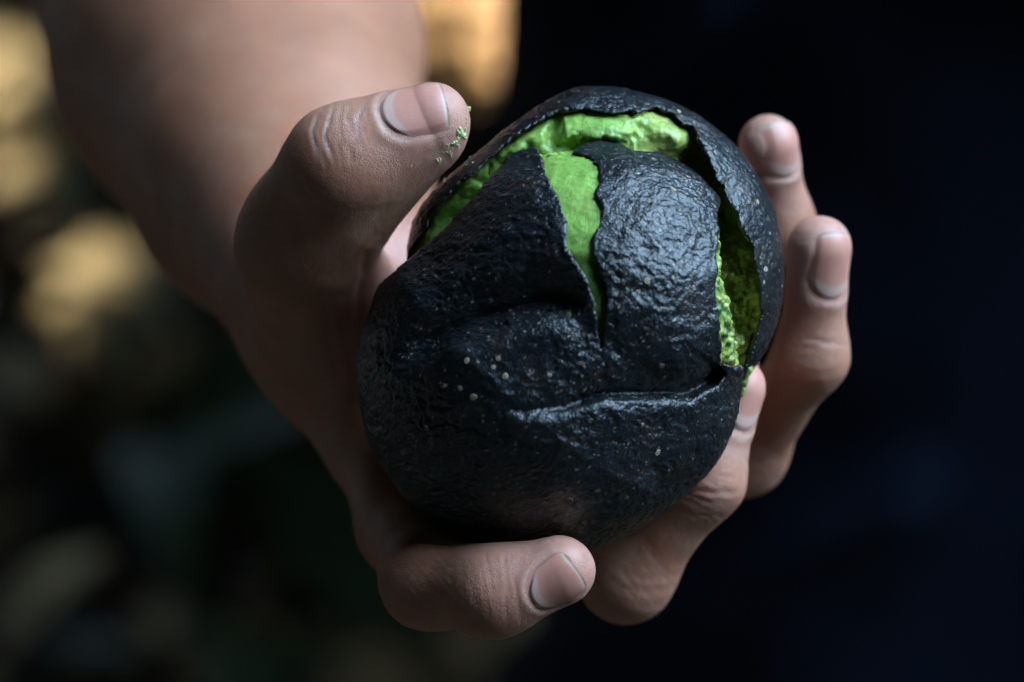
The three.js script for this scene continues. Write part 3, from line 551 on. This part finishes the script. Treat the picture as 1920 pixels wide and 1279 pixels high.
{
  const c = 0.36;
  let g = netMesh(frontPeelD, steps(-38, 52, c), steps(-46, 44, c), steps(-26, 42, c), 1.3);
  finish(g, peelRelief, peelColour(hullD)); part('front_peel', toMetres(boxUv(g), avoBase), peel, avocado).userData.label = 'wrinkled black front peel with two deep folds and a wedge-shaped split';
  g = netMesh(backPeelD, steps(-26, 60, c), steps(-28, 58, c), steps(-46, 30, c), 1.4);
  finish(g, (x, y, z) => 0.8 * peelRelief(x, y, z), peelColour(backD)); part('back_peel', toMetres(boxUv(g), avoBase), peel, avocado).userData.label = 'black back peel with a torn rim standing away from the flesh';
  const fleshTone = (o, x, y, z, yel, dark) => {
    const m = 1 + 0.26 * fbm(x * 0.25, y * 0.25, z * 0.25, 3); yel = clamp(yel + 0.3 * noise(x * 0.14 + 5, y * 0.14, z * 0.14), 0, 1);
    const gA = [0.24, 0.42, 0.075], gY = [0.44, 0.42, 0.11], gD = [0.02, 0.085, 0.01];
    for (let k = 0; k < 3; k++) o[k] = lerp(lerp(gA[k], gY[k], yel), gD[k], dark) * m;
  };
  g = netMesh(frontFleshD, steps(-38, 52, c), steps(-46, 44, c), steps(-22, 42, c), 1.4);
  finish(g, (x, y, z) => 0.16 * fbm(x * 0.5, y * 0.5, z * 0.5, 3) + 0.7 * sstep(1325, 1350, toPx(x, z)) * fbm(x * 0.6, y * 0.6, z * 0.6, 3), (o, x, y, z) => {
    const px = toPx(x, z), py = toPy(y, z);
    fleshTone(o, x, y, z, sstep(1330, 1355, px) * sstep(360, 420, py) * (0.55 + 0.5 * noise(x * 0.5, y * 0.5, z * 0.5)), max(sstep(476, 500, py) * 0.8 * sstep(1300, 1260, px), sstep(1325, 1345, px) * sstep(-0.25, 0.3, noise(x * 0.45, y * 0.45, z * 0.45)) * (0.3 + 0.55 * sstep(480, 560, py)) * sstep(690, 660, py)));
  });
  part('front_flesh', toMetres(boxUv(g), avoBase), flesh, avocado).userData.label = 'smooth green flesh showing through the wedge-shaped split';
  g = netMesh(backFleshD, steps(-26, 60, c), steps(-28, 58, c), steps(-46, 30, c), 1.6);
  finish(g, (x, y, z) => 0.22 * fbm(x * 0.6, y * 0.6, z * 0.6, 3), (o, x, y, z) => {
    const px = toPx(x, z), py = toPy(y, z);
    fleshTone(o, x, y, z, max(0.6 * sstep(1130, 1230, px + 30 * noise(x * 0.3, y * 0.3, 5)), sstep(1290, 1340, px) * sstep(380, 450, py)) * (0.85 + 0.5 * noise(x * 0.3, y * 0.3, 2)), 0);
    const br = sstep(1300, 1345, px) * (0.35 + 0.65 * sstep(-0.1, 0.35, noise(x * 0.4, y * 0.4, z * 0.4 + 7))); o[0] = lerp(o[0], 0.16, br * 0.3); o[1] = lerp(o[1], 0.13, br * 0.3); o[2] = lerp(o[2], 0.035, br * 0.3);
  });
  part('back_flesh', toMetres(boxUv(g), avoBase), flesh, avocado).userData.label = 'broken green flesh inside the back half';
  // a string of mashed flesh squeezed out over the ring finger
  const drip = [J(1374, 660, -4, 1.3), J(1393, 676, -3, 1.4), J(1402, 693, -4, 0.9), J(1394, 716, -5, 0.75), J(1390, 738, -6, 0.8)];
  g = netMesh((x, y, z) => { let d = 1e9; for (let i = 0; i < 4; i++) d = smin(d, bone(x, y, z, drip[i], drip[i + 1]), 0.8); return d; }, steps(40, 54, 0.2), steps(-14, 2, 0.2), steps(-10, 2, 0.2), 1.4);
  finish(g, (x, y, z) => 0.25 * noise(x * 1.1, y * 1.1, z * 1.1), (o, x, y, z) => fleshTone(o, x, y, z, 0.45, 0)); part('squeezed_flesh', toMetres(boxUv(g), avoBase), flesh, avocado);
}
// march from the lens side along z onto a surface
const hit = (f, px, py, z = 48) => { for (let q = 0; q < 90; q++) { const d = f(X(px, z), Y(py, z), z); if (d < 0.02) return z; z -= max(0.02, d * 0.8); if (z < -45) return null; } return z; };
{ // lenticels: small corky rings with a raised heart
  const spots = [[932, 524, 5], [1212, 528, 8], [1262, 522, 6], [1197, 548, 6], [1263, 356, 8], [876, 677, 6], [896, 680, 4], [934, 673, 6], [925, 689, 6], [947, 706, 7], [888, 745, 8], [862, 728, 6], [832, 724, 6], [801, 803, 8], [747, 716, 5], [790, 706, 4], [1240, 686, 7], [1245, 707, 5], [1270, 716, 5], [1131, 683, 5], [1159, 671, 5], [1030, 704, 5], [1086, 666, 4], [1067, 632, 4], [1231, 848, 9], [1120, 922, 7], [1066, 940, 11], [930, 895, 6], [870, 900, 6], [1013, 913, 5], [740, 510, 4], [980, 925, 4], [1091, 705, 4], [1082, 938, 6], [1205, 797, 5]];
  const back = [[1430, 315, 6], [1418, 380, 6], [1436, 505, 8], [1432, 530, 5], [1272, 211, 6]];
  const mat = new THREE.MeshStandardMaterial({ vertexColors: true, roughness: 0.7 }), prof = [[0, 0.34], [0.22, 0.36], [0.36, 0.14], [0.5, 0.12], [0.72, 0.3], [0.95, 0.12], [1.1, -0.2]].map((a) => new THREE.Vector2(...a));
  const tones = [[[0.36, 0.28, 0.17], [0.2, 0.15, 0.08]], [[0.16, 0.08, 0.035], [0.1, 0.05, 0.025]], [[0.42, 0.36, 0.28], [0.2, 0.15, 0.1]]];
  const geos = tones.map(([a, b]) => { const g = new THREE.LatheGeometry(prof, 14), c = []; for (let i = 0; i < g.attributes.position.count; i++) { const r = hypot(g.attributes.position.getX(i), g.attributes.position.getZ(i)); c.push(...(r < 0.3 || (r > 0.6 && r < 1) ? a : b)); } g.setAttribute('color', new THREE.Float32BufferAttribute(c, 3)); return g; });
  const put = (f, hull) => ([px, py, r], i) => {
    const z = hit(f, px, py); if (z === null) return;
    const x = X(px, z), y = Y(py, z), e = 0.3, d = hull(x, y, z), n = new THREE.Vector3(hull(x + e, y, z) - d, hull(x, y + e, z) - d, hull(x, y, z + e) - d).normalize();
    const m = part('lenticel', geos[py > 880 || (px > 1235 && px < 1275 && py > 680) ? 1 : i % 3 === 2 ? 2 : 0], mat, avocado), s = r * MM * 0.72 / 1000, up = peelRelief(x, y, z);
    m.position.set(x + n.x * up - avoBase[0], y + n.y * up - avoBase[1], z + n.z * up - avoBase[2]).multiplyScalar(0.001);
    m.quaternion.setFromUnitVectors(new THREE.Vector3(0, 1, 0), n); m.rotateY(rnd() * 6); m.scale.set(s * (0.8 + 0.5 * rnd()), s * 0.8, s);
  };
  spots.forEach(put(frontPeelD, hullD)); back.forEach(put(backPeelD, backD));
}
{ // crumbs of flesh on the thumb and along the torn rim
  const list = [], geo = new THREE.IcosahedronGeometry(1, 1), parts = [], base = P(860, 280, 8);
  const blob = (px, py, z, r) => { const g = geo.clone().scale(r * (0.7 + 0.6 * rnd()), r * (0.7 + 0.6 * rnd()), r * (0.6 + 0.4 * rnd())), p = g.attributes.position; for (let i = 0; i < p.count; i++) { const k = 1 + 0.35 * noise(p.getX(i) * 2.3 + px, p.getY(i) * 2.3 + py, p.getZ(i) * 2.3); p.setXYZ(i, p.getX(i) * k, p.getY(i) * k, p.getZ(i) * k); } g.computeVertexNormals(); g.translate(...P(px, py, z)); parts.push(g); };
  const dab = (cx, cy, sx, sy, n, r0, r1, f) => { for (let i = 0; i < n; i++) { const px = cx + (rnd() + rnd() - 1) * sx, py = cy + (rnd() + rnd() - 1) * sy, z = hit(f, px, py); if (z !== null && z > -18) blob(px, py, z + 0.05, r0 + rnd() * rnd() * (r1 - r0)); } };
  dab(866, 252, 12, 12, 34, 0.1, 0.5, bodyD); dab(850, 272, 12, 10, 26, 0.08, 0.4, bodyD); dab(840, 288, 16, 8, 20, 0.08, 0.3, bodyD); dab(824, 300, 6, 4, 12, 0.1, 0.35, bodyD); dab(876, 225, 5, 22, 26, 0.06, 0.25, bodyD); dab(800, 300, 60, 50, 22, 0.06, 0.16, bodyD);
  dab(930, 252, 8, 5, 5, 0.3, 0.6, backPeelD); dab(912, 260, 12, 8, 6, 0.25, 0.5, backPeelD); dab(870, 300, 26, 14, 12, 0.2, 0.45, backPeelD); dab(830, 345, 14, 14, 8, 0.2, 0.4, backPeelD); dab(782, 400, 10, 16, 6, 0.2, 0.4, backPeelD);
  blob(877, 205, 4, 0.6); dab(1006, 1128, 50, 24, 14, 0.06, 0.2, bodyD);
  const g = toMetres(mergeGeometries(parts), base), o = group('avocado_crumbs', base);
  scene.remove(o); const m = part('avocado_crumbs', g, new THREE.MeshStandardMaterial({ color: new THREE.Color(0.5, 0.56, 0.24), roughness: 0.6 }), scene); m.position.copy(o.position); m.rotation.copy(o.rotation);
  m.userData = { kind: 'stuff', label: 'tiny crumbs of green flesh on the thumb and the torn peel rim', category: 'crumbs' };
}
renderer.render(scene, camera);
